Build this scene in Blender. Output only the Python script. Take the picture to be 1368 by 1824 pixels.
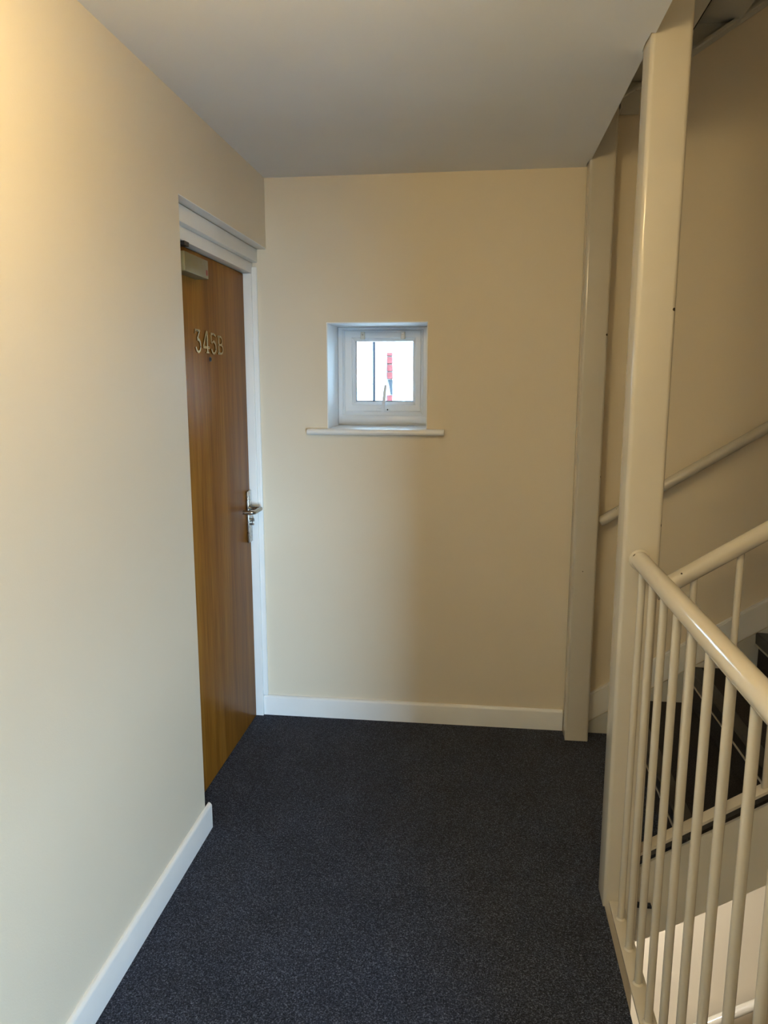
import bpy, bmesh, math
from mathutils import Vector

S = bpy.context.scene
COL = S.collection
for o in list(bpy.data.objects):
    bpy.data.objects.remove(o, do_unlink=True)

# ------------------------------------------------------------------ camera
cam = bpy.data.cameras.new('camera')
cam.sensor_fit = 'HORIZONTAL'
cam.sensor_width = 36.0
cam.lens = 1338.25 / 1368.0 * 36.0
cam.clip_start = 0.02
cam_o = bpy.data.objects.new('camera', cam)
COL.objects.link(cam_o)
cam_o.location = (0, 0, 1.55)
cam_o.rotation_euler = (math.radians(90 - 9.82), 0, math.radians(7.07))
S.camera = cam_o

# ------------------------------------------------------------------ sky
SKY = 145.0
world = bpy.data.worlds.new('sky')
S.world = world
world.use_nodes = True
wt = world.node_tree
wt.nodes.clear()
w_out = wt.nodes.new('ShaderNodeOutputWorld')
w_bg = wt.nodes.new('ShaderNodeBackground')
w_tc = wt.nodes.new('ShaderNodeTexCoord')
w_sep = wt.nodes.new('ShaderNodeSeparateXYZ')
w_rmp = wt.nodes.new('ShaderNodeValToRGB')
w_rmp.color_ramp.elements[0].position = 0.0
w_rmp.color_ramp.elements[0].color = (0.52, 0.74, 1.0, 1)
w_rmp.color_ramp.elements[1].position = 0.7
w_rmp.color_ramp.elements[1].color = (0.36, 0.62, 1.0, 1)
wt.links.new(w_tc.outputs['Generated'], w_sep.inputs[0])
wt.links.new(w_sep.outputs['Z'], w_rmp.inputs[0])
wt.links.new(w_rmp.outputs[0], w_bg.inputs['Color'])
wt.links.new(w_bg.outputs[0], w_out.inputs['Surface'])
w_bg.inputs['Strength'].default_value = SKY


def portal(name, loc, rot, sx, sy):
    l = bpy.data.lights.new(name, 'AREA')
    l.shape = 'RECTANGLE'
    l.size, l.size_y = sx, sy
    l.cycles.is_portal = True
    o = bpy.data.objects.new(name, l)
    COL.objects.link(o)
    o.location = loc
    o.rotation_euler = rot
    return o


portal('window_sky_portal', (-0.435, 3.63, 1.6), (math.radians(-90), 0, 0), 0.36, 0.36)
portal('lobby_window_sky_portal', (1.375, -2.30, 0.67), (math.radians(90), 0, 0), 0.70, 1.26)

# ------------------------------------------------------------------ exposure
S.view_settings.view_transform = 'Standard'
S.view_settings.look = 'None'
S.view_settings.gamma = 1.0
S.view_settings.use_curve_mapping = False
S.view_settings.exposure = -0.1
LAMP = 52.0

# ------------------------------------------------------------------ sizes
XL = -0.912            # left wall face
YB = 3.26              # back wall face
ZC = 2.394             # ceiling
FF = 2.74              # floor to floor
XE = 0.408             # landing edge
XD = -1.004            # door face
Y_END = 2.303          # near side of door recess
Z_LINTEL = 2.111
X_RIGHT = 3.5
Y_FRONT = 0.5            # near wall of the stairwell
X_NIB = 0.43
Y_REAR = -2.2
X_LOB = 2.3
GLX0, GLX1, GLZ0, GLZ1 = 1.0, 1.75, 0.02, 1.32     # tall lobby window
Z_TOP, Z_BOT = 5.3, -2.74
WX0, WX1, WZ0, WZ1 = -0.654, -0.217, 1.338, 1.802   # window opening
RISE, GOING, XN1 = 0.165, 0.267, 0.664
SLOPE = RISE / GOING
NY = 2.135             # stair balustrade line

# ------------------------------------------------------------------ materials


def new_mat(name):
    m = bpy.data.materials.new(name)
    m.use_nodes = True
    nt = m.node_tree
    b = nt.nodes['Principled BSDF']
    return m, nt, b


def nd(nt, kind, **kw):
    n = nt.nodes.new(kind)
    for k, v in kw.items():
        if k in n.inputs:
            n.inputs[k].default_value = v
        else:
            setattr(n, k, v)
    return n


def painted(name, col, rough=0.5, bump=0.0, bscale=300.0, var=0.03, vscale=3.0, spec=0.5, chips=0.0, coat=0.0):
    """paint: slight colour variation, roller/brush relief, optional tiny dark chips"""
    m, nt, b = new_mat(name)
    L = nt.links.new
    tc = nd(nt, 'ShaderNodeTexCoord')
    n1 = nd(nt, 'ShaderNodeTexNoise', Scale=vscale, Detail=3.0)
    L(tc.outputs['Object'], n1.inputs['Vector'])
    r = nd(nt, 'ShaderNodeValToRGB')
    r.color_ramp.elements[0].position = 0.3
    r.color_ramp.elements[1].position = 0.7
    r.color_ramp.elements[0].color = tuple(c * (1 - var) for c in col) + (1,)
    r.color_ramp.elements[1].color = tuple(min(1, c * (1 + var)) for c in col) + (1,)
    L(n1.outputs['Fac'], r.inputs[0])
    out = r.outputs[0]
    if chips > 0:
        v = nd(nt, 'ShaderNodeTexVoronoi', Scale=chips)
        L(tc.outputs['Object'], v.inputs['Vector'])
        lt = nd(nt, 'ShaderNodeMath', operation='LESS_THAN')
        lt.inputs[1].default_value = 0.075
        L(v.outputs['Distance'], lt.inputs[0])
        sep = nd(nt, 'ShaderNodeSeparateColor')
        L(v.outputs['Color'], sep.inputs[0])
        gt = nd(nt, 'ShaderNodeMath', operation='GREATER_THAN')
        gt.inputs[1].default_value = 0.62
        L(sep.outputs[0], gt.inputs[0])
        mu = nd(nt, 'ShaderNodeMath', operation='MULTIPLY')
        L(lt.outputs[0], mu.inputs[0])
        L(gt.outputs[0], mu.inputs[1])
        mx = nd(nt, 'ShaderNodeMixRGB')
        mx.inputs[2].default_value = (0.03, 0.02, 0.012, 1)
        L(mu.outputs[0], mx.inputs[0])
        L(out, mx.inputs[1])
        out = mx.outputs[0]
    L(out, b.inputs['Base Color'])
    b.inputs['Roughness'].default_value = rough
    b.inputs['Specular IOR Level'].default_value = spec
    b.inputs['Coat Weight'].default_value = coat
    if bump > 0:
        n2 = nd(nt, 'ShaderNodeTexNoise', Scale=bscale, Detail=4.0)
        L(tc.outputs['Object'], n2.inputs['Vector'])
        bp = nd(nt, 'ShaderNodeBump', Strength=bump, Distance=0.001)
        L(n2.outputs['Fac'], bp.inputs['Height'])
        L(bp.outputs[0], b.inputs['Normal'])
    return m


def plain(name, col, rough=0.5, metal=0.0, spec=0.5):
    m, nt, b = new_mat(name)
    tc = nd(nt, 'ShaderNodeTexCoord')
    n1 = nd(nt, 'ShaderNodeTexNoise', Scale=60.0, Detail=2.0)
    nt.links.new(tc.outputs['Object'], n1.inputs['Vector'])
    mr = nd(nt, 'ShaderNodeMapRange')
    mr.inputs[3].default_value = max(0.02, rough - 0.05)
    mr.inputs[4].default_value = rough + 0.05
    nt.links.new(n1.outputs['Fac'], mr.inputs[0])
    nt.links.new(mr.outputs[0], b.inputs['Roughness'])
    b.inputs['Base Color'].default_value = tuple(col) + (1,)
    b.inputs['Metallic'].default_value = metal
    b.inputs['Specular IOR Level'].default_value = spec
    return m


def carpet(name, dark, mid, fleck):
    m, nt, b = new_mat(name)
    L = nt.links.new
    tc = nd(nt, 'ShaderNodeTexCoord')
    n1 = nd(nt, 'ShaderNodeTexNoise', Scale=260.0, Detail=3.0, Roughness=0.7)
    L(tc.outputs['Object'], n1.inputs['Vector'])
    r = nd(nt, 'ShaderNodeValToRGB')
    e = r.color_ramp.elements
    e[0].position, e[0].color = 0.36, tuple(dark) + (1,)
    e[1].position, e[1].color = 0.56, tuple(mid) + (1,)
    k = e.new(0.68)
    k.color = tuple(fleck) + (1,)
    L(n1.outputs['Fac'], r.inputs[0])
    n2 = nd(nt, 'ShaderNodeTexNoise', Scale=5.0, Detail=4.0)
    L(tc.outputs['Object'], n2.inputs['Vector'])
    mr = nd(nt, 'ShaderNodeMapRange')
    mr.inputs[1].default_value = 0.3
    mr.inputs[2].default_value = 0.7
    mr.inputs[3].default_value = 0.85
    mr.inputs[4].default_value = 1.15
    L(n2.outputs['Fac'], mr.inputs[0])
    mx = nd(nt, 'ShaderNodeMixRGB', blend_type='MULTIPLY')
    mx.inputs[0].default_value = 1.0
    L(r.outputs[0], mx.inputs[1])
    L(mr.outputs[0], mx.inputs[2])
    L(mx.outputs[0], b.inputs['Base Color'])
    b.inputs['Roughness'].default_value = 1.0
    b.inputs['Specular IOR Level'].default_value = 0.05
    b.inputs['Sheen Weight'].default_value = 0.08
    bp = nd(nt, 'ShaderNodeBump', Strength=0.9, Distance=0.004)
    L(n1.outputs['Fac'], bp.inputs['Height'])
    L(bp.outputs[0], b.inputs['Normal'])
    return m


def veneer(name):
    m, nt, b = new_mat(name)
    L = nt.links.new
    tc = nd(nt, 'ShaderNodeTexCoord')
    mp = nd(nt, 'ShaderNodeMapping')
    mp.inputs['Scale'].default_value = (1.0, 14.0, 0.7)
    L(tc.outputs['Object'], mp.inputs['Vector'])
    n1 = nd(nt, 'ShaderNodeTexNoise', Scale=1.0, Detail=5.0, Roughness=0.6)
    L(mp.outputs[0], n1.inputs['Vector'])
    r = nd(nt, 'ShaderNodeValToRGB')
    e = r.color_ramp.elements
    e[0].position, e[0].color = 0.28, (0.170, 0.060, 0.007, 1)
    e[1].position, e[1].color = 0.72, (0.355, 0.155, 0.024, 1)
    k = e.new(0.5)
    k.color = (0.270, 0.108, 0.013, 1)
    L(n1.outputs['Fac'], r.inputs[0])
    mp2 = nd(nt, 'ShaderNodeMapping')
    mp2.inputs['Scale'].default_value = (1.0, 260.0, 6.0)
    L(tc.outputs['Object'], mp2.inputs['Vector'])
    n2 = nd(nt, 'ShaderNodeTexNoise', Scale=1.0, Detail=3.0)
    L(mp2.outputs[0], n2.inputs['Vector'])
    mr = nd(nt, 'ShaderNodeMapRange')
    mr.inputs[1].default_value = 0.35
    mr.inputs[2].default_value = 0.65
    mr.inputs[3].default_value = 0.78
    mr.inputs[4].default_value = 1.12
    L(n2.outputs['Fac'], mr.inputs[0])
    mx = nd(nt, 'ShaderNodeMixRGB', blend_type='MULTIPLY')
    mx.inputs[0].default_value = 1.0
    L(r.outputs[0], mx.inputs[1])
    L(mr.outputs[0], mx.inputs[2])
    L(mx.outputs[0], b.inputs['Base Color'])
    b.inputs['Roughness'].default_value = 0.38
    b.inputs['IOR'].default_value = 1.12
    return m


def glass(name):
    m = bpy.data.materials.new(name)
    m.use_nodes = True
    nt = m.node_tree
    nt.nodes.clear()
    out = nd(nt, 'ShaderNodeOutputMaterial')
    tr = nd(nt, 'ShaderNodeBsdfTransparent')
    tr.inputs[0].default_value = (0.97, 0.99, 0.98, 1)
    gl = nd(nt, 'ShaderNodeBsdfGlossy')
    gl.inputs['Roughness'].default_value = 0.02
    fr = nd(nt, 'ShaderNodeFresnel', IOR=1.45)
    mx = nd(nt, 'ShaderNodeMixShader')
    nt.links.new(fr.outputs[0], mx.inputs[0])
    nt.links.new(tr.outputs[0], mx.inputs[1])
    nt.links.new(gl.outputs[0], mx.inputs[2])
    nt.links.new(mx.outputs[0], out.inputs['Surface'])
    return m


def glow(name, col, strength):
    m, nt, b = new_mat(name)
    b.inputs['Base Color'].default_value = (0.8, 0.78, 0.72, 1)
    b.inputs['Emission Color'].default_value = tuple(col) + (1,)
    b.inputs['Emission Strength'].default_value = strength
    return m


CREAM = painted('cream_wall_paint', (0.79, 0.70, 0.55), 0.55, 0.25, 220.0, 0.015, 1.5, 0.35)
CEIL = painted('white_ceiling_paint', (0.88, 0.91, 0.96), 0.8, 0.2, 160.0, 0.02, 2.0, 0.2)
WHITE = painted('white_gloss_paint', (0.88, 0.88, 0.86), 0.3, 0.1, 90.0, 0.02, 6.0, 0.5)
STEEL = painted('cream_gloss_steel_paint', (0.59, 0.55, 0.47), 0.11, 0.05, 70.0, 0.03, 5.0, 0.5, chips=16.0)
STRING = painted('grey_cream_steel_paint', (0.57, 0.565, 0.52), 0.35, 0.1, 70.0, 0.02, 3.0, 0.5)
BRIGHT = painted('fresh_white_paint', (0.92, 0.93, 0.94), 0.5, 0.05, 90.0, 0.01, 4.0, 0.3)
UPVC = plain('white_plastic', (0.82, 0.87, 0.92), 0.3)
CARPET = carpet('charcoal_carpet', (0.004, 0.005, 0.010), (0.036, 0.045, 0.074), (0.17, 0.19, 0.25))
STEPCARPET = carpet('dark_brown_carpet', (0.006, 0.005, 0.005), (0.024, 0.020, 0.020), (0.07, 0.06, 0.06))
RUBBER = plain('black_rubber', (0.012, 0.012, 0.013), 0.35)
CREAMLINE = plain('cream_rubber_inlay', (0.50, 0.46, 0.38), 0.5)
WOOD = veneer('oak_door_veneer')
BRASS = plain('polished_brass', (0.34, 0.245, 0.11), 0.25, 1.0)
CLIP = plain('cream_plastic', (0.70, 0.68, 0.60), 0.35)
GOLD = plain('gold_enamel', (0.215, 0.165, 0.065), 0.4, 0.25)
REDMARK = plain('red_print', (0.30, 0.03, 0.02), 0.5)
SATIN = plain('satin_steel', (0.42, 0.40, 0.37), 0.28, 1.0)
DARK = plain('dark_metal', (0.05, 0.05, 0.055), 0.4, 0.6)
BLACK = plain('black_gap', (0.01, 0.008, 0.006), 0.8)
GLASS = glass('window_glass')
GLOW = glow('lamp_diffuser_glow', (1.0, 0.74, 0.36), LAMP)
FILL_GLOW = glow('lobby_fill_glow', (1.0, 0.74, 0.36), LAMP * 0.55)  # added lobby lamp: warm fill for the back wall and rails
STAIR_FILL_GLOW = glow('stairwell_fill_glow', (1.0, 0.76, 0.42), LAMP * 1.0)  # added lamp above the stairwell, evens out the upper stair wall
GLOW2 = glow('cool_lamp_diffuser_glow', (1.0, 0.95, 0.86), 125.0)
RENDER_W = painted('white_render', (0.62, 0.62, 0.62), 0.9, 0.3, 40.0, 0.03, 2.0, 0.2)
BRICK = painted('red_brick', (0.045, 0.0065, 0.0065), 0.9, 0.4, 60.0, 0.25, 20.0, 0.2)
PIPE = plain('grey_pipe', (0.004, 0.0045, 0.006), 0.9, 0.0, 0.05)
LEAD = plain('lead_flashing', (0.012, 0.015, 0.019), 0.9, 0.0, 0.1)
PALE_GROUND = painted('pale_bounce_ground', (0.30, 0.33, 0.33), 1.0, 0.0, 10.0, 0.3, 1.0, 0.1)  # ground tone paled to bounce daylight up to the ceiling

# ------------------------------------------------------------------ mesh helpers


def tag(o, label=None, cat=None, group=None, kind=None):
    if label:
        o['label'] = label
    if cat:
        o['category'] = cat
    if group:
        o['group'] = group
    if kind:
        o['kind'] = kind
    return o


def thing(name, loc, label, cat, group=None, kind=None):
    o = bpy.data.objects.new(name, None)
    o.empty_display_size = 0.1
    COL.objects.link(o)
    o.location = loc
    return tag(o, label, cat, group, kind)


def world_loc(o):
    v = Vector((0, 0, 0))
    while o:
        v += o.location
        o = o.parent
    return v


def build(name, bm, mat, parent=None, smooth=None):
    """link a bmesh given in world coordinates as one mesh object"""
    bmesh.ops.recalc_face_normals(bm, faces=bm.faces)
    me = bpy.data.meshes.new(name)
    cs = [v.co for v in bm.verts]
    lo = Vector((min(c.x for c in cs), min(c.y for c in cs), min(c.z for c in cs)))
    hi = Vector((max(c.x for c in cs), max(c.y for c in cs), max(c.z for c in cs)))
    base = Vector(((lo.x + hi.x) / 2, (lo.y + hi.y) / 2, lo.z))
    bmesh.ops.translate(bm, verts=bm.verts, vec=-base)
    bm.to_mesh(me)
    bm.free()
    me.materials.append(mat)
    if smooth is not None:
        me.shade_smooth()
        me.set_sharp_from_angle(angle=math.radians(smooth))
    o = bpy.data.objects.new(name, me)
    COL.objects.link(o)
    if parent is not None:
        o.parent = parent
        o.location = base - world_loc(parent)
    else:
        o.location = base
    return o


def add_box(bm, x0, x1, y0, y1, z0, z1):
    vs = [bm.verts.new((x, y, z)) for x in (x0, x1) for y in (y0, y1) for z in (z0, z1)]
    for f in ((0, 1, 3, 2), (4, 6, 7, 5), (0, 4, 5, 1), (2, 3, 7, 6), (0, 2, 6, 4), (1, 5, 7, 3)):
        bm.faces.new([vs[i] for i in f])


def box(name, x0, x1, y0, y1, z0, z1, mat, parent=None, bevel=0.0, seg=2):
    bm = bmesh.new()
    add_box(bm, x0, x1, y0, y1, z0, z1)
    if bevel > 0:
        bmesh.ops.bevel(bm, geom=list(bm.edges), offset=bevel, segments=seg, affect='EDGES', profile=0.5)
    return build(name, bm, mat, parent, 35 if bevel > 0 else None)


def add_prism(bm, pts, axis, a0, a1):
    """extrude a 2D outline along an axis: axis x -> pts (y,z); y -> (x,z); z -> (x,y)"""
    def mk(p, a):
        return {'x': (a, p[0], p[1]), 'y': (p[0], a, p[1]), 'z': (p[0], p[1], a)}[axis]
    A = [bm.verts.new(mk(p, a0)) for p in pts]
    B = [bm.verts.new(mk(p, a1)) for p in pts]
    n = len(pts)
    bm.faces.new(A)
    bm.faces.new(B[::-1])
    for i in range(n):
        bm.faces.new((A[i], B[i], B[(i + 1) % n], A[(i + 1) % n]))


def prism(name, pts, axis, a0, a1, mat, parent=None, smooth=None):
    bm = bmesh.new()
    add_prism(bm, pts, axis, a0, a1)
    return build(name, bm, mat, parent, smooth)


def rrect(x0, x1, y0, y1, r, seg=5):
    out = []
    for cx, cy, a in ((x1 - r, y1 - r, 0), (x0 + r, y1 - r, 90), (x0 + r, y0 + r, 180), (x1 - r, y0 + r, 270)):
        for i in range(seg + 1):
            t = math.radians(a + 90 * i / seg)
            out.append((cx + r * math.cos(t), cy + r * math.sin(t)))
    return out


def add_tube(bm, path, r, n=16, cap=True, radii=None):
    path = [Vector(p) for p in path]
    rings = []
    up = None
    for i, p in enumerate(path):
        if i == 0:
            d = path[1] - p
        elif i == len(path) - 1:
            d = p - path[i - 1]
        else:
            d = (path[i + 1] - p).normalized() + (p - path[i - 1]).normalized()
        d.normalize()
        if up is None:
            up = Vector((0, 0, 1)) if abs(d.z) < 0.9 else Vector((1, 0, 0))
        s = d.cross(up).normalized()
        up = s.cross(d).normalized()
        rr = radii[i] if radii else r
        rings.append([bm.verts.new(p + s * (rr * math.cos(2 * math.pi * k / n)) + up * (rr * math.sin(2 * math.pi * k / n))) for k in range(n)])
    for a, b in zip(rings, rings[1:]):
        for k in range(n):
            bm.faces.new((a[k], a[(k + 1) % n], b[(k + 1) % n], b[k]))
    if cap:
        bm.faces.new(rings[0][::-1])
        bm.faces.new(rings[-1])


def tube(name, path, r, mat, parent=None, n=20, radii=None):
    bm = bmesh.new()
    add_tube(bm, path, r, n, True, radii)
    return build(name, bm, mat, parent, 50)


def copy_tree(o, dz, parent=None):
    c = o.copy()
    COL.objects.link(c)
    c.parent = parent
    if parent is None:
        c.location = o.location + Vector((0, 0, dz))
    for ch in list(o.children):
        copy_tree(ch, dz, c)
    return c


# ================================================================== STRUCTURE
# --- back wall, with the window opening, running past the stairs
bm = bmesh.new()
Y2 = YB + 0.36
add_box(bm, -7.0, WX0, YB, Y2, -6.0, 5.4)
add_box(bm, WX1, 7.0, YB, Y2, -6.0, 5.4)
add_box(bm, WX0, WX1, YB, Y2, -6.0, WZ0)
add_box(bm, WX0, WX1, YB, Y2, WZ1, 5.4)
tag(build('wall_back', bm, CREAM), 'cream painted end wall with the small deep-set window', 'wall', kind='structure')

# --- left wall with the door recess
bm = bmesh.new()
add_box(bm, -1.5, XL, Y_REAR, Y_END, Z_BOT, Z_TOP)
add_box(bm, -1.5, XL, Y_END, YB, Z_LINTEL, Z_TOP)
add_box(bm, -1.5, XL, Y_END, YB, Z_BOT, -0.346)
add_box(bm, -1.5, -1.12, Y_END, YB, -0.346, Z_LINTEL)
tag(build('wall_left', bm, CREAM), 'long cream painted wall beside the numbered door', 'wall', kind='structure')

# --- wall behind the landing with a doorway, and the glazed end behind it
bm = bmesh.new()
add_box(bm, X_NIB, X_RIGHT, Y_FRONT - 0.12, Y_FRONT, Z_BOT, Z_TOP)
tag(build('wall_front', bm, CREAM), 'cream wall closing the near side of the stairwell', 'wall', kind='structure')
bm = bmesh.new()
add_box(bm, XL, GLX0, Y_REAR - 0.12, Y_REAR, Z_BOT, Z_TOP)
add_box(bm, GLX1, X_LOB + 0.12, Y_REAR - 0.12, Y_REAR, Z_BOT, Z_TOP)
add_box(bm, GLX0, GLX1, Y_REAR - 0.12, Y_REAR, GLZ1, Z_TOP)
add_box(bm, GLX0, GLX1, Y_REAR - 0.12, Y_REAR, Z_BOT, GLZ0)
add_box(bm, X_LOB, X_LOB + 0.12, Y_REAR, Y_FRONT - 0.12, Z_BOT, Z_TOP)
tag(build('wall_lobby', bm, CREAM), 'cream lobby walls around the tall staircase window', 'wall', kind='structure')
bm = bmesh.new()
add_box(bm, X_RIGHT, X_RIGHT + 0.2, Y_REAR, YB, Z_BOT, Z_TOP)
tag(build('wall_right', bm, CREAM), 'cream wall closing the stairwell beyond the half landing', 'wall', kind='structure')

# --- landing floor: carpet layer over the slab, notched round the two posts
PX0, PX1 = 0.404, 0.505          # near post
PY0, PY1 = 2.086, 2.188
QX0, QX1 = 0.409, 0.509          # far post
QY0, QY1 = 3.156, 3.257


def landing_outline(xe, jag=0.0):
    g = 0.001
    o = [(-1.11, YB), (-1.11, Y_END), (XL, Y_END), (XL, Y_REAR), (X_LOB, Y_REAR), (X_LOB, Y_FRONT - 0.12), (xe, Y_FRONT - 0.12), (xe, PY0 - g)]
    o += [(PX0 - g, PY0 - g - jag), (PX0 - g - jag * 0.6, (PY0 + PY1) / 2), (PX0 - g, PY1 + g + jag * 0.5), (xe, PY1 + g)]
    o += [(xe, QY0 - g - jag * 0.6), (QX0 - g, QY0 - g), (QX0 - g - jag, QY0 + 0.06), (QX0 - g, YB)]
    return o


fl = prism('floor', landing_outline(XE), 'z', -0.014, 0.0, CARPET)
tag(fl, 'dark charcoal flecked carpet covering the landing', 'floor', kind='structure')
box('stair_foot_carpet', PX1 + 0.001, XN1 + 0.02, 2.129, YB, -0.014, 0.0, CARPET, fl)
box('carpet_edge', PX1 + 0.001, 0.548, 2.100, 2.1285, -0.007, 0.0, CARPET, fl)
bm = bmesh.new()
add_box(bm, XE + 0.001, PX1 + 0.001, PY1 + 0.002, QY0 - 0.002, -0.014, 0.0)
build('post_line_carpet', bm, CARPET, fl)

c1 = prism('ceiling', landing_outline(0.414, 0.004), 'z', ZC, FF - 0.02, CEIL)
tag(c1, 'flat white plaster ceiling over the landing', 'ceiling', kind='structure')
c2 = prism('ceiling', landing_outline(XE), 'z', -0.346, -0.016, CEIL)
tag(c2, 'white plaster underside of the landing seen from the floor below', 'ceiling', kind='structure')
box('stair_foot_plate', XE + 0.004, XN1 + 0.01, PY1 + 0.01, 3.236, FF - 0.05, FF - 0.02, STRING, c1)
c3 = box('ceiling', -1.5, X_RIGHT + 0.2, Y_REAR - 0.1, Y2, Z_TOP, Z_TOP + 0.1, CEIL)
tag(c3, 'white ceiling closing the top of the stairwell', 'ceiling', kind='structure')
f2 = box('floor', -1.5, X_RIGHT + 0.2, Y_REAR - 0.1, Y2, Z_BOT - 0.1, Z_BOT, CARPET)
tag(f2, 'charcoal carpet on the floor below the stairwell', 'floor', kind='structure')

# --- skirting boards


def skirt_profile(face, out, h=0.095):
    """outline of a board against a wall at coordinate face, projecting by out"""
    s = 1 if out > 0 else -1
    t = abs(out)
    return [(face, 0), (face + s * t, 0), (face + s * t, h - 0.012), (face + s * (t - 0.0015), h - 0.007),
            (face + s * (t - 0.005), h - 0.0025), (face + s * (t - 0.009), h), (face, h)]


sk = prism('baseboard_left', skirt_profile(XL, 0.013), 'y', Y_REAR, 2.334, WHITE, None, 40)
tag(sk, 'white skirting board along the long left wall', 'skirting', kind='structure')
sk = prism('baseboard_back', skirt_profile(YB, -0.015), 'x', -0.9725, QX0 - 0.002, WHITE, None, 40)
tag(sk, 'white skirting board under the small window wall', 'skirting', kind='structure')

# inclined skirting up the stair
SK = 0.650


def incl(x, x0, z0, s):
    return z0 + (x - x0) * s


def incl_board(name, xa, xb, zbot, ztop, s, y0, y1, mat, parent=None, lip=0.0):
    """board that follows the pitch: zbot/ztop at xa"""
    d = (xb - xa) * s
    return prism(name, [(xa, zbot), (xb, zbot + d), (xb, ztop + d), (xa, ztop)], 'y', y0, y1, mat, parent)


XTOP = 2.50
st_sk = thing('baseboard_stair', (0.51, 3.25, 0.06), 'white skirting board climbing the stair wall beside the steps', 'skirting', kind='structure')
incl_board('board', QX1 + 0.001, XTOP, 0.056, 0.165, SK, 3.246, YB, WHITE, st_sk)
incl_board('top_moulding', QX1 + 0.001, XTOP, 0.1655, 0.176, SK, 3.2505, YB, WHITE, st_sk)
incl_board('bottom_edge', QX1 + 0.001, XTOP, 0.046, 0.0555, SK, 3.249, YB, WHITE, st_sk)

# ================================================================== WINDOW
win = thing('window_1', (-0.435, 3.51, WZ0), 'small white plastic top-hung window set deep in the cream wall', 'window', kind='structure')
WY = 3.51
t = 0.004
lin = bmesh.new()
add_box(lin, WX0 - t * 0, WX0 + t, YB - 0.001, WY + 0.08, WZ0, WZ1)
add_box(lin, WX1 - t, WX1, YB - 0.001, WY + 0.08, WZ0, WZ1)
add_box(lin, WX0, WX1, YB - 0.001, WY + 0.08, WZ1 - t, WZ1)
build('reveal_lining', lin, BRIGHT, win)
# sill board with rounded nose
zs0, zs1 = 1.3225, 1.3485
nose = [(3.285, zs0), (WY + 0.05, zs0), (WY + 0.05, zs1)]
pr = []
for i in range(9):
    a = math.radians(90 + 180 * i / 8)
    pr.append((3.236 + 0.013 * math.cos(a), (zs0 + zs1) / 2 + 0.013 * math.sin(a)))
sill_bm = bmesh.new()
add_prism(sill_bm, [(YB + 0.02, zs1)] + pr + [(YB + 0.02, zs0)], 'x', -0.741, -0.143)
bmesh.ops.bevel(sill_bm, geom=[e for e in sill_bm.edges if abs(e.verts[0].co.x - e.verts[1].co.x) < 1e-6], offset=0.0015, segments=2, affect='EDGES')
add_box(sill_bm, WX0 + 0.0005, WX1 - 0.0005, YB + 0.02, WY + 0.06, zs0 + 0.004, zs1 + 0.0005)
build('window_sill', sill_bm, WHITE, win, 40)


def k(x, z, y=WY):
    """a point read on the wall plane, carried along its sight line to depth y"""
    f = y / YB
    return x * f, 1.55 + (z - 1.55) * f


def ring(name, outer, inner, y0, y1, mat, parent, cham=0.0):
    """mitred frame of four bars: rectangles (x0,x1,z0,z1); front inner edge chamfered"""
    bm = bmesh.new()
    ox0, ox1, oz0, oz1 = outer
    ix0, ix1, iz0, iz1 = inner
    O = [(ox0, oz0), (ox1, oz0), (ox1, oz1), (ox0, oz1)]
    I = [(ix0, iz0), (ix1, iz0), (ix1, iz1), (ix0, iz1)]
    cx, cz = (ox0 + ox1) / 2, (oz0 + oz1) / 2

    def off(p, q, a):
        return (p[0] + (q[0] - p[0]) * a, p[1] + (q[1] - p[1]) * a)
    levels = [(O, y1), (O, y0 + cham), ([off(o, i, 0.12) for o, i in zip(O, I)], y0), ([off(o, i, 0.68) for o, i in zip(O, I)], y0),
              ([off(o, i, 0.74) for o, i in zip(O, I)], y0 + cham), (I, y0 + cham * 2.5), (I, y1)]
    rings = [[bm.verts.new((p[0], y, p[1])) for p in P] for P, y in levels]
    for a, b in zip(rings, rings[1:] + rings[:1]):
        for i in range(4):
            bm.faces.new((a[i], a[(i + 1) % 4], b[(i + 1) % 4], b[i]))
    return build(name, bm, mat, parent)


fx0, fx1, fz0, fz1 = WX0 + t, WX1 - t, zs1 + 0.002, WZ1 - t
SX0, SX1, SZ0, SZ1 = -0.622, -0.263, 1.412, 1.786
GX0, GX1, GZ0, GZ1 = -0.569, -0.301, 1.460, 1.735
frame = ring('window_frame', (fx0, fx1, fz0, fz1), (SX0 + 0.004, SX1 - 0.004, SZ0 + 0.004, SZ1 - 0.004), WY - 0.012, WY + 0.06, UPVC, win, 0.007)
box('bottom_rail', fx0 + 0.004, fx1 - 0.004, WY - 0.02, WY - 0.011, fz0 + 0.012, SZ0 - 0.022, UPVC, frame, 0.002)
sash = ring('sash', (SX0, SX1, SZ0, SZ1), (GX0, GX1, GZ0, GZ1), WY - 0.002, WY + 0.055, UPVC, win, 0.006)
box('pane', GX0 - 0.004, GX1 + 0.004, WY + 0.030, WY + 0.034, GZ0 - 0.004, GZ1 + 0.004, GLASS, sash)
gk = bmesh.new()
for (a, b, c, d) in ((GX0, GX0 + 0.003, GZ0, GZ1), (GX1 - 0.002, GX1, GZ0, GZ1), (GX0, GX1, GZ0, GZ0 + 0.0035)):
    add_box(gk, a, b, WY + 0.018, WY + 0.029, c, d)
build('glazing_gasket', gk, RUBBER, sash)
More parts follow.
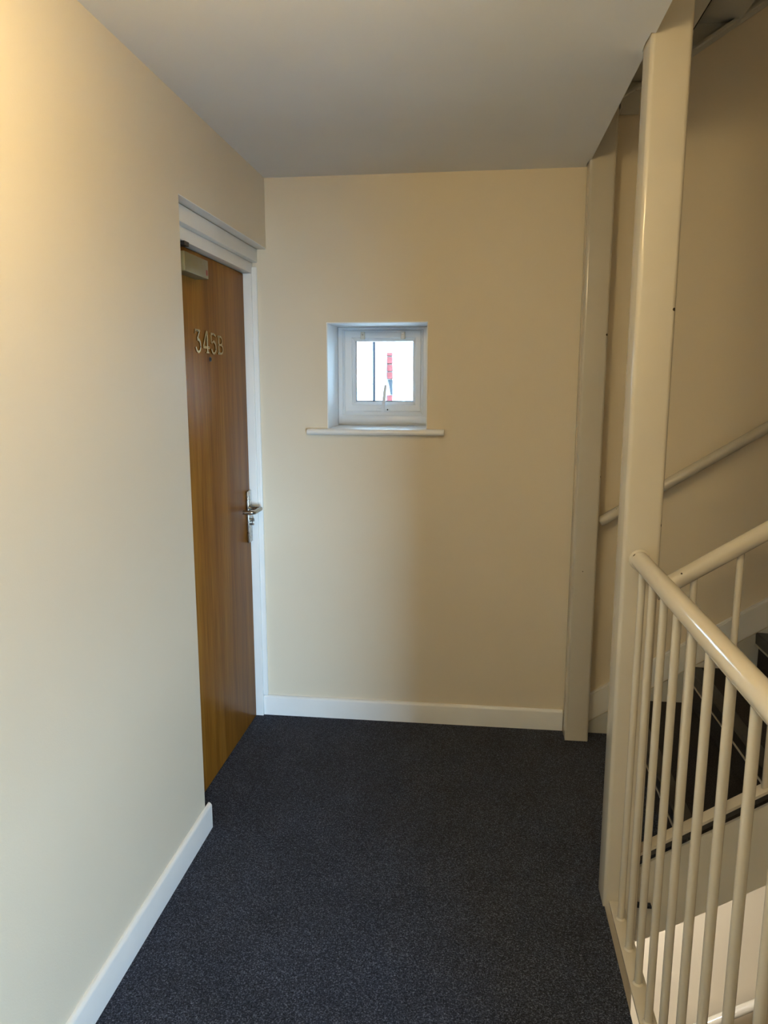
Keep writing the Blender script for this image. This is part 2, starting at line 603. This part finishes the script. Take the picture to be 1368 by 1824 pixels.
# restrictor: two clips joined by a bar
rs = thing('restrictor', (0, 0, 0), None, None)
rs.parent = win
rs.location = Vector((-0.43, WY - 0.01, 1.75)) - world_loc(win)
box('bar', -0.535, -0.345, WY - 0.012, WY - 0.005, 1.748, 1.772, UPVC, rs, 0.002)
for xa in (-0.541, -0.356):
    cl = box('clip', xa, xa + 0.019, WY - 0.020, WY - 0.006, 1.742, 1.776, CLIP, rs, 0.002)
    tube('screw', [(xa + 0.0095, WY - 0.022, 1.763), (xa + 0.0095, WY - 0.0195, 1.763)], 0.0042, SATIN, cl, 12)
# espagnolette handle
hx = -0.437
hd = box('window_handle', hx - 0.030, hx + 0.030, WY - 0.013, WY - 0.005, 1.416, 1.430, UPVC, win, 0.004)
bm = bmesh.new()
pts = [(hx - 0.001, 1.414), (hx + 0.002, 1.44), (hx + 0.007, 1.48), (hx + 0.011, 1.515), (hx + 0.013, 1.538)]
wd = [0.009, 0.0075, 0.007, 0.0065, 0.0055]
dp = [0.03, 0.034, 0.04, 0.042, 0.040]
prev = None
for (px, pz), w_, d_ in zip(pts, wd, dp):
    q = [bm.verts.new((px - w_, WY - d_, pz)), bm.verts.new((px + w_, WY - d_, pz)), bm.verts.new((px + w_, WY - d_ + 0.012, pz)), bm.verts.new((px - w_, WY - d_ + 0.012, pz))]
    if prev:
        for i in range(4):
            bm.faces.new((prev[i], prev[(i + 1) % 4], q[(i + 1) % 4], q[i]))
    else:
        bm.faces.new(q)
    prev = q
bm.faces.new(prev)
bmesh.ops.bevel(bm, geom=list(bm.edges), offset=0.002, segments=2, affect='EDGES')
build('lever', bm, UPVC, hd, 40)
tube('spindle', [(hx, WY - 0.022, 1.423), (hx, WY - 0.008, 1.423)], 0.008, UPVC, hd, 14)
tube('key_slot', [(hx + 0.020, WY - 0.0145, 1.423), (hx + 0.020, WY - 0.0128, 1.423)], 0.0035, BLACK, hd, 10)

# glazed lobby door (behind the photographer: the daylight source of the landing)
gd = thing('window_2', ((GLX0 + GLX1) / 2, Y_REAR - 0.05, GLZ0), 'tall white framed lobby window facing the sky', 'window', kind='structure')
bm = bmesh.new()
add_box(bm, GLX0, GLX0 + 0.03, Y_REAR - 0.09, Y_REAR - 0.02, GLZ0, GLZ1)
add_box(bm, GLX1 - 0.03, GLX1, Y_REAR - 0.09, Y_REAR - 0.02, GLZ0, GLZ1)
add_box(bm, GLX0 + 0.03, GLX1 - 0.03, Y_REAR - 0.09, Y_REAR - 0.02, GLZ0, GLZ0 + 0.03)
add_box(bm, GLX0 + 0.03, GLX1 - 0.03, Y_REAR - 0.09, Y_REAR - 0.02, GLZ1 - 0.03, GLZ1)
build('window_frame', bm, WHITE, gd)
box('pane', GLX0 + 0.03, GLX1 - 0.03, Y_REAR - 0.06, Y_REAR - 0.054, GLZ0 + 0.03, GLZ1 - 0.03, GLASS, gd)

# ================================================================== DOOR
door = thing('door_1', (XD, 2.80, 0), 'brown wood veneer flat door numbered 345B in the recess', 'door', kind='structure')
DY0, DY1, DZ1 = 2.372, 3.220, 2.003
leaf = box('door_leaf', XD - 0.044, XD, DY0, DY1, 0.006, DZ1, WOOD, door, 0.0015)
# door closer
cl = box('door_closer', XD, -0.955, 2.445, 2.662, 1.907, 1.970, GOLD, door, 0.0025)
cl['label'] = 'gold coloured door closer box'
box('maker_mark', -0.9552, -0.9546, 2.638, 2.652, 1.918, 1.936, REDMARK, cl)
bm = bmesh.new()
add_box(bm, -0.992, -0.968, 2.36, 2.50, 1.992, 2.000)
add_box(bm, -0.985, -0.958, 2.455, 2.495, 1.990, 2.003)
add_box(bm, -0.99, -0.97, 2.40, 2.42, 1.968, 1.994)
build('closer_arm', bm, DARK, cl)
# spy hole
pe = tube('peephole', [(XD - 0.001, 2.778, 1.634), (XD + 0.004, 2.778, 1.634)], 0.0085, DARK, door, 18)
tube('lens', [(XD + 0.003, 2.778, 1.634), (XD + 0.0046, 2.778, 1.634)], 0.0055, BLACK, pe, 14)

# numerals 345B, cut brass, standing proud of the veneer


def ribbon(bm, pts, w, x0, x1):
    n = len(pts)
    L_, R_ = [], []
    for i in range(n):
        a = Vector(pts[max(0, i - 1)])
        b = Vector(pts[min(n - 1, i + 1)])
        d = (b - a).normalized()
        nn = Vector((-d.y, d.x))
        ww = w[i] if isinstance(w, (list, tuple)) else w
        p = Vector(pts[i])
        L_.append(p + nn * ww / 2)
        R_.append(p - nn * ww / 2)
    ring_ = [[bm.verts.new((x0, l.x, l.y)), bm.verts.new((x1, l.x, l.y)), bm.verts.new((x1, r.x, r.y)), bm.verts.new((x0, r.x, r.y))] for l, r in zip(L_, R_)]
    for a, b in zip(ring_, ring_[1:]):
        for i in range(4):
            bm.faces.new((a[i], a[(i + 1) % 4], b[(i + 1) % 4], b[i]))
    bm.faces.new(ring_[0])
    bm.faces.new(ring_[-1][::-1])


def arc(cy, cz, ry, rz, a0, a1, n=12):
    return [(cy + ry * math.cos(math.radians(a0 + (a1 - a0) * i / n)), cz + rz * math.sin(math.radians(a0 + (a1 - a0) * i / n))) for i in range(n + 1)]


glyphs = {
    '3': ([([(0.06, 0.80), (0.06, 0.95), (0.80, 0.95)], 0.13), ([(0.80, 0.97), (0.36, 0.58)], 0.13),
           (arc(0.46, 0.30, 0.38, 0.27, 108, -165, 18), [0.11] + [0.16] * 9 + [0.13] * 9)], [(0.40, 0.93), (0.84, 0.26)]),
    '4': ([([(0.56, 1.0), (0.04, 0.27)], 0.14), ([(0.0, 0.26), (0.98, 0.26)], 0.13), ([(0.62, 1.0), (0.62, 0.0)], 0.16),
           ([(0.42, 0.03), (0.84, 0.03)], 0.07)], [(0.60, 0.86), (0.82, 0.26)]),
    '5': ([([(0.10, 0.98), (0.10, 0.50)], 0.14), ([(0.05, 0.94), (0.55, 0.94), (0.88, 0.86)], [0.13, 0.13, 0.10]),
           ([(0.10, 0.50)] + arc(0.46, 0.31, 0.40, 0.28, 100, -165, 16), [0.10] + [0.11] + [0.16] * 8 + [0.13] * 8)], [(0.50, 0.92), (0.86, 0.24)]),
    'B': ([([(0.20, 0.0), (0.20, 1.0)], 0.17), ([(0.0, 0.965), (0.52, 0.965)] + arc(0.52, 0.745, 0.30, 0.22, 90, -90, 10) + [(0.20, 0.525)], 0.11),
           ([(0.0, 0.05), (0.55, 0.05)] + arc(0.55, 0.285, 0.36, 0.235, -90, 90, 10) + [(0.20, 0.52)], 0.12)], [(0.30, 0.97), (0.86, 0.51), (0.30, 0.05)]),
}
for ch, y0, y1, z0, z1 in (('3', 2.624, 2.686, 1.654, 1.736), ('4', 2.703, 2.772, 1.655, 1.735), ('5', 2.784, 2.846, 1.654, 1.733), ('B', 2.860, 2.922, 1.655, 1.725)):
    strokes, screws = glyphs[ch]
    h = z1 - z0
    wy = y1 - y0
    bm = bmesh.new()
    for si, (q, w_) in enumerate(strokes):
        ribbon(bm, [(y0 + u * wy, z0 + v * h) for u, v in q], [a * wy * 1.0 for a in w_] if isinstance(w_, list) else w_ * wy, XD, XD + 0.0040 + 0.0004 * si)
    num = build('door_numeral', bm, BRASS, door)
    num['label'] = 'brass %s' % ('letter B' if ch == 'B' else 'figure ' + ch)
    for u, v in screws:
        tube('screw', [(XD + 0.0035, y0 + u * wy, z0 + v * h), (XD + 0.0056, y0 + u * wy, z0 + v * h)], 0.0019, DARK, num, 8)

# lever handle on a long plate with euro cylinder
pl = box('handle_plate', XD, XD + 0.011, 3.163, 3.212, 0.846, 1.077, SATIN, door, 0.002)
pl['label'] = 'satin steel handle plate'
sy, sz = 3.190, 0.998
tube('rose', [(XD + 0.010, sy, sz), (XD + 0.016, sy, sz)], 0.015, SATIN, pl, 20)
path = [(XD + 0.010, sy, sz)]
for i in range(7):
    a = math.radians(90 * i / 6)
    path.append((XD + 0.047 + 0.014 * math.sin(a), sy - 0.014 * (1 - math.cos(a)), sz))
for i in range(7):
    a = math.radians(90 * i / 6)
    path.append((XD + 0.047 + 0.014 * math.cos(a), sy - 0.100 - 0.014 * math.sin(a), sz))
path.append((XD + 0.014, sy - 0.114, sz))
tube('lever', path, 0.0092, SATIN, pl, 16)
cy = tube('lock_cylinder', [(XD + 0.010, sy, 0.945), (XD + 0.026, sy, 0.945)], 0.0085, SATIN, pl, 16)
box('cylinder_body', XD + 0.010, XD + 0.026, sy - 0.005, sy + 0.005, 0.922, 0.945, SATIN, cy, 0.002)
box('keyway', XD + 0.0258, XD + 0.0265, sy - 0.001, sy + 0.001, 0.938, 0.95, BLACK, cy)
for zz in (0.87, 1.035):
    tube('screw', [(XD + 0.010, sy - 0.004, zz), (XD + 0.013, sy - 0.004, zz)], 0.004, SATIN, pl, 10)

# door frame
fr = thing('trim_1', (-0.98, 2.8, 0), 'white gloss door frame around the brown door', 'door frame', kind='structure')
JX = -0.973
box('jamb', -1.10, JX, 3.232, YB - 0.001, 0.0, 2.007, WHITE, fr, 0.0015)
box('jamb_bead', JX - 0.002, -0.952, 3.243, YB, 0.096, 2.035, WHITE, fr, 0.006, 4)
box('jamb', -1.10, -0.955, Y_END + 0.001, DY0 - 0.004, 0.0, 2.052, WHITE, fr, 0.0015)
box('head_stop', -1.10, JX, DY0 - 0.004, YB - 0.001, 2.0075, 2.052, WHITE, fr, 0.0015)
box('head_fascia', -1.10, -0.951, Y_END + 0.001, YB - 0.001, 2.053, Z_LINTEL - 0.0035, WHITE, fr, 0.003)
box('soffit_board', -0.9505, XL, Y_END + 0.001, YB - 0.001, Z_LINTEL - 0.003, Z_LINTEL, WHITE, fr)
box('gap_shade', -1.034, -1.012, 3.2205, 3.2318, 0.006, 2.0072, BLACK, fr)  # black strips stand in for the shade in the gaps round the leaf
box('gap_shade', -1.034, -1.012, DY0, 3.2204, 2.0036, 2.0072, BLACK, fr)
box('door_rebate', -1.118, -1.100, Y_END + 0.001, YB - 0.001, 0.0, Z_LINTEL - 0.004, BLACK, fr)

# ================================================================== POSTS
for nm, (x0, x1, y0, y1), lab in (
        ('steel_post', (PX0, PX1, PY0, PY1), 'square cream steel post with the guard rail welded to it'),
        ('steel_post', (QX0, QX1, QY0, QY1), 'square cream steel post standing against the end wall')):
    o = prism(nm, rrect(x0, x1, y0, y1, 0.012), 'z', Z_BOT, Z_TOP, STEEL, None, 40)
    tag(o, lab, 'post', 'steel stairwell posts')

# ================================================================== LANDING GUARD
GXC = 0.441
guard = thing('guard_railing', (GXC, 1.0, 0.0), 'cream steel guard railing with round handrail along the landing edge', 'railing')
tube('handrail', [(0.450, PY0, 1.068), (0.450, Y_FRONT + 0.0, 1.068)], 0.0242, STEEL, guard, 32)
bm = bmesh.new()
add_tube(bm, [(0.450, PY0 - 0.001, 1.068), (0.450, PY0 - 0.003, 1.068), (0.450, PY0 - 0.007, 1.068)], 0.028, 28, True, [0.029, 0.0275, 0.0243])
build('weld', bm, STEEL, guard, 60)
box('base_plate', 0.420, 0.462, Y_FRONT + 0.0, PY0, 0.010, 0.020, STEEL, guard, 0.0015)
me_b = me_w = None
for i in range(13):
    y = 2.012 - 0.12 * i
    if me_b is None:
        b0 = tube('baluster', [(GXC, y, 0.0195), (GXC + 0.003, y, 1.054)], 0.0096, STEEL, guard, 18)
        w0 = tube('weld', [(GXC, y, 0.0195), (GXC, y, 0.0215), (GXC, y, 0.0245)], 0.0125, STEEL, b0, 16, [0.014, 0.0125, 0.0097])
        me_b, me_w = b0, w0
    else:
        b1 = me_b.copy()
        COL.objects.link(b1)
        b1.parent = guard
        b1.location = me_b.location + Vector((0, y - 2.012, 0))
        w1 = me_w.copy()
        COL.objects.link(w1)
        w1.parent = b1

# ================================================================== STAIR FLIGHT
NT = 7
Y0T, Y1T = 2.150, 3.2405
stair = thing('stair_flight', (1.5, 2.7, 0.0), 'carpeted stair flight climbing from the landing behind the post', 'stairs', 'stacked stair flights')
XS = QX1 + 0.002
XEND = XN1 + NT * GOING


def zb(x):      # underside of the strings
    return max(-0.135, 0.060 + (x - 0.801) * 0.625)


xk = 0.801 + (-0.135 - 0.060) / 0.625
for nm, ya, yb_, top in (('near_string', 2.118, 2.128, 0.150 - 0.012), ('wall_string', 3.2415, 3.2455, 0.045)):
    s_ = 0.660 if nm == 'near_string' else SK
    xr = 0.543 if nm == 'near_string' else QX1 + 0.001
    zt = lambda x: top + (x - xr) * s_
    pts = [(XS, -0.135), (max(XS + 0.01, xk), -0.135), (XEND, zb(XEND)), (XEND, zt(XEND)), (XS, zt(XS))]
    prism('string', pts, 'y', ya, yb_, STRING, stair)
# flange along the underside of the wall string
prism('string_flange', [(XS + 0.014, zb(XS + 0.014)), (XEND, zb(XEND)), (XEND, zb(XEND) + 0.010), (XS + 0.014, zb(XS + 0.014) + 0.010)], 'y', 3.205, 3.2414, STRING, stair)
prism('string_flange', [(XS + 0.014, zb(XS + 0.014)), (XEND, zb(XEND)), (XEND, zb(XEND) + 0.010), (XS + 0.014, zb(XS + 0.014) + 0.010)], 'y', 2.1285, 2.165, STRING, stair)
# end cleat with bolts at the foot of the wall string
ce = box('string_cleat', XS + 0.004, XS + 0.012, 3.165, 3.241, -0.165, -0.03, STRING, stair, 0.001)
ce2 = box('cleat_plate', XS + 0.014, XS + 0.085, 3.232, 3.241, -0.165, -0.03, STRING, stair, 0.001)
for bx_, bz_ in ((XS + 0.042, -0.09), (XS + 0.075, -0.075)):
    tube('bolt', [(bx_, 3.233, bz_), (bx_, 3.224, bz_)], 0.009, STRING, ce2, 6)
for i in range(NT):
    xn = XN1 + i * GOING
    z = RISE * (i + 1)
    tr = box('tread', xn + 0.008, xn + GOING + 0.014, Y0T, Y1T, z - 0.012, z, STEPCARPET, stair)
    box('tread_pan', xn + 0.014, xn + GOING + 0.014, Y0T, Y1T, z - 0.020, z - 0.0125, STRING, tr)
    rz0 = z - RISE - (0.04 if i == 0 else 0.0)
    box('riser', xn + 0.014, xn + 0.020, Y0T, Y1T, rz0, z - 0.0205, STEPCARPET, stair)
    ns = prism('nosing', [(xn + 0.052, z + 0.0005), (xn + 0.004, z + 0.0025), (xn - 0.002, z - 0.002), (xn - 0.0005, z - 0.045), (xn + 0.006, z - 0.045), (xn + 0.0075, z + 0.0004)],
               'y', Y0T, Y1T, RUBBER, stair)
    box('inlay_line', xn - 0.003, xn + 0.005, Y0T, Y1T, z - 0.053, z - 0.0465, CREAMLINE, ns)

# stair balustrade standing on the string
bal = thing('stair_balustrade', (1.4, NY, 0.2), 'cream steel balustrade rising beside the stair treads', 'railing', 'stacked stair balustrades')
ZBAR = lambda x: 0.178 + (x - 0.543) * 0.660
incl_board('base_bar', PX1, XEND, ZBAR(PX1), ZBAR(PX1) + 0.010, 0.660, 2.113, 2.157, STEEL, bal)
incl_board('dark_edge', XS, XEND, ZBAR(XS) - 0.020, ZBAR(XS) - 0.0005, 0.660, 2.1175, 2.150, RUBBER, bal)  # plain black strip between base bar and string
ZR = lambda x: 1.148 + (x - 0.795) * 0.640
tube('handrail', [(PX1, NY, ZR(PX1)), (XEND, NY, ZR(XEND))], 0.0242, STEEL, bal, 28)
first = None
for i in range(13):
    x = 0.6115 + 0.1195 * i
    zlo = ZBAR(x) + 0.006
    o = tube('baluster', [(x, NY, zlo), (x, NY, ZR(x) - 0.012)], 0.0096, STEEL, bal, 16)
bal_top = XEND

# wall handrail with brackets
wh = thing('wall_handrail', (1.4, 3.2, 0.9), 'round cream handrail fixed to the stair wall behind the posts', 'handrail', 'stacked wall handrails')
ZH = lambda x: 1.130 + (x - 0.775) * 0.630
xh = 0.516
pth = [(xh + 0.002, 3.200, ZH(xh)), (xh + 0.012, 3.200, ZH(xh + 0.012)), (XEND, 3.200, ZH(XEND))]
tube('handrail', pth, 0.0215, STEEL, wh, 28, [0.019, 0.0215, 0.0215])
for x in (1.35, 2.2):
    tube('bracket', [(x, 3.200, ZH(x) - 0.020), (x, 3.205, ZH(x) - 0.06), (x, YB, ZH(x) - 0.075)], 0.007, STEEL, wh, 10)

# the same flight again one storey up and one storey down
for src, labs in ((stair, ('carpeted stair flight overhead showing its steel underside', 'carpeted stair flight one storey below the landing')),
                  (wh, (None, 'round cream handrail on the wall of the stair below'))):
    for dz, lab in ((FF, labs[0]), (-FF, labs[1])):
        if lab:
            c = copy_tree(src, dz)
            c['label'] = lab

# ================================================================== CEILING LAMPS
for lx, ly, zc, gm, lab in ((-0.34, 0.93, ZC, GLOW, 'round opal ceiling lamp lighting the landing'),
                            (-0.10, -0.80, ZC, FILL_GLOW, 'round opal fill lamp added in the unseen lobby'),
                            (1.05, 1.25, Z_TOP, STAIR_FILL_GLOW, 'round opal fill lamp added over the stairwell'),
                            (0.12, 2.72, -0.346, GLOW2, 'round opal ceiling lamp on the floor below')):
    la = thing('ceiling_lamp', (lx, ly, zc), lab, 'lamp', 'landing ceiling lamps')
    tube('base', [(lx, ly, zc), (lx, ly, zc - 0.02), (lx, ly, zc - 0.025), (lx, ly, zc - 0.08)], 0.06, WHITE, la, 36, [0.065, 0.06, 0.045, 0.045])
    bm = bmesh.new()
    cz, R_ = zc - 0.185, 0.115
    aa = [math.radians(66 - 150 * q / 14) for q in range(15)]
    add_tube(bm, [(lx, ly, cz + R_ * math.sin(q)) for q in aa], R_, 36, True, [R_ * math.cos(q) for q in aa])
    build('diffuser', bm, gm, la, 80)

# ================================================================== OUTSIDE
g = box('ground', -40, 40, -40, 40, -6.2, -6.0, PALE_GROUND)
tag(g, 'unseen pale ground toned to bounce daylight indoors', 'ground', kind='structure')
nb = thing('neighbouring_house', (-1.0, 7.6, -6.0), 'white rendered house seen through the small window', 'building')
box('wall', -7.0, -0.905, 7.5, 7.9, -6.0, 5.2, RENDER_W, nb)
box('wall', -0.845, 4.0, 7.5, 7.9, -6.0, 5.2, RENDER_W, nb)
box('pilaster', -0.735, -0.66, 7.40, 7.499, -6.0, 1.93, RENDER_W, nb)
box('backing', -0.905, -0.845, 7.56, 7.9, -6.0, 5.2, RENDER_W, nb)
for z, h_ in ((1.355, 0.064), (1.58, 0.064), (1.655, 0.064), (1.73, 0.064), (1.805, 0.03)):
    box('brick', -0.903, -0.847, 7.515, 7.559, z, z + h_, BRICK, nb, 0.003, 1)
prism('flashing', [(-0.892, 1.57), (-0.852, 1.57), (-0.852, 1.425), (-0.868, 1.425)], 'y', 7.53, 7.555, LEAD, nb)
pp = tube('drainpipe', [(-1.025, 7.47, -6.0), (-1.025, 7.47, 5.1)], 0.0135, PIPE)
tag(pp, 'thin dark drainpipe on the white house outside the window', 'pipe')
cb = tube('cable', [(-1.03, 7.49, 1.535), (-1.12, 7.49, 1.505), (-1.30, 7.49, 1.455)], 0.004, LEAD)
tag(cb, 'grey cable sloping across the white house to the drainpipe', 'cable')
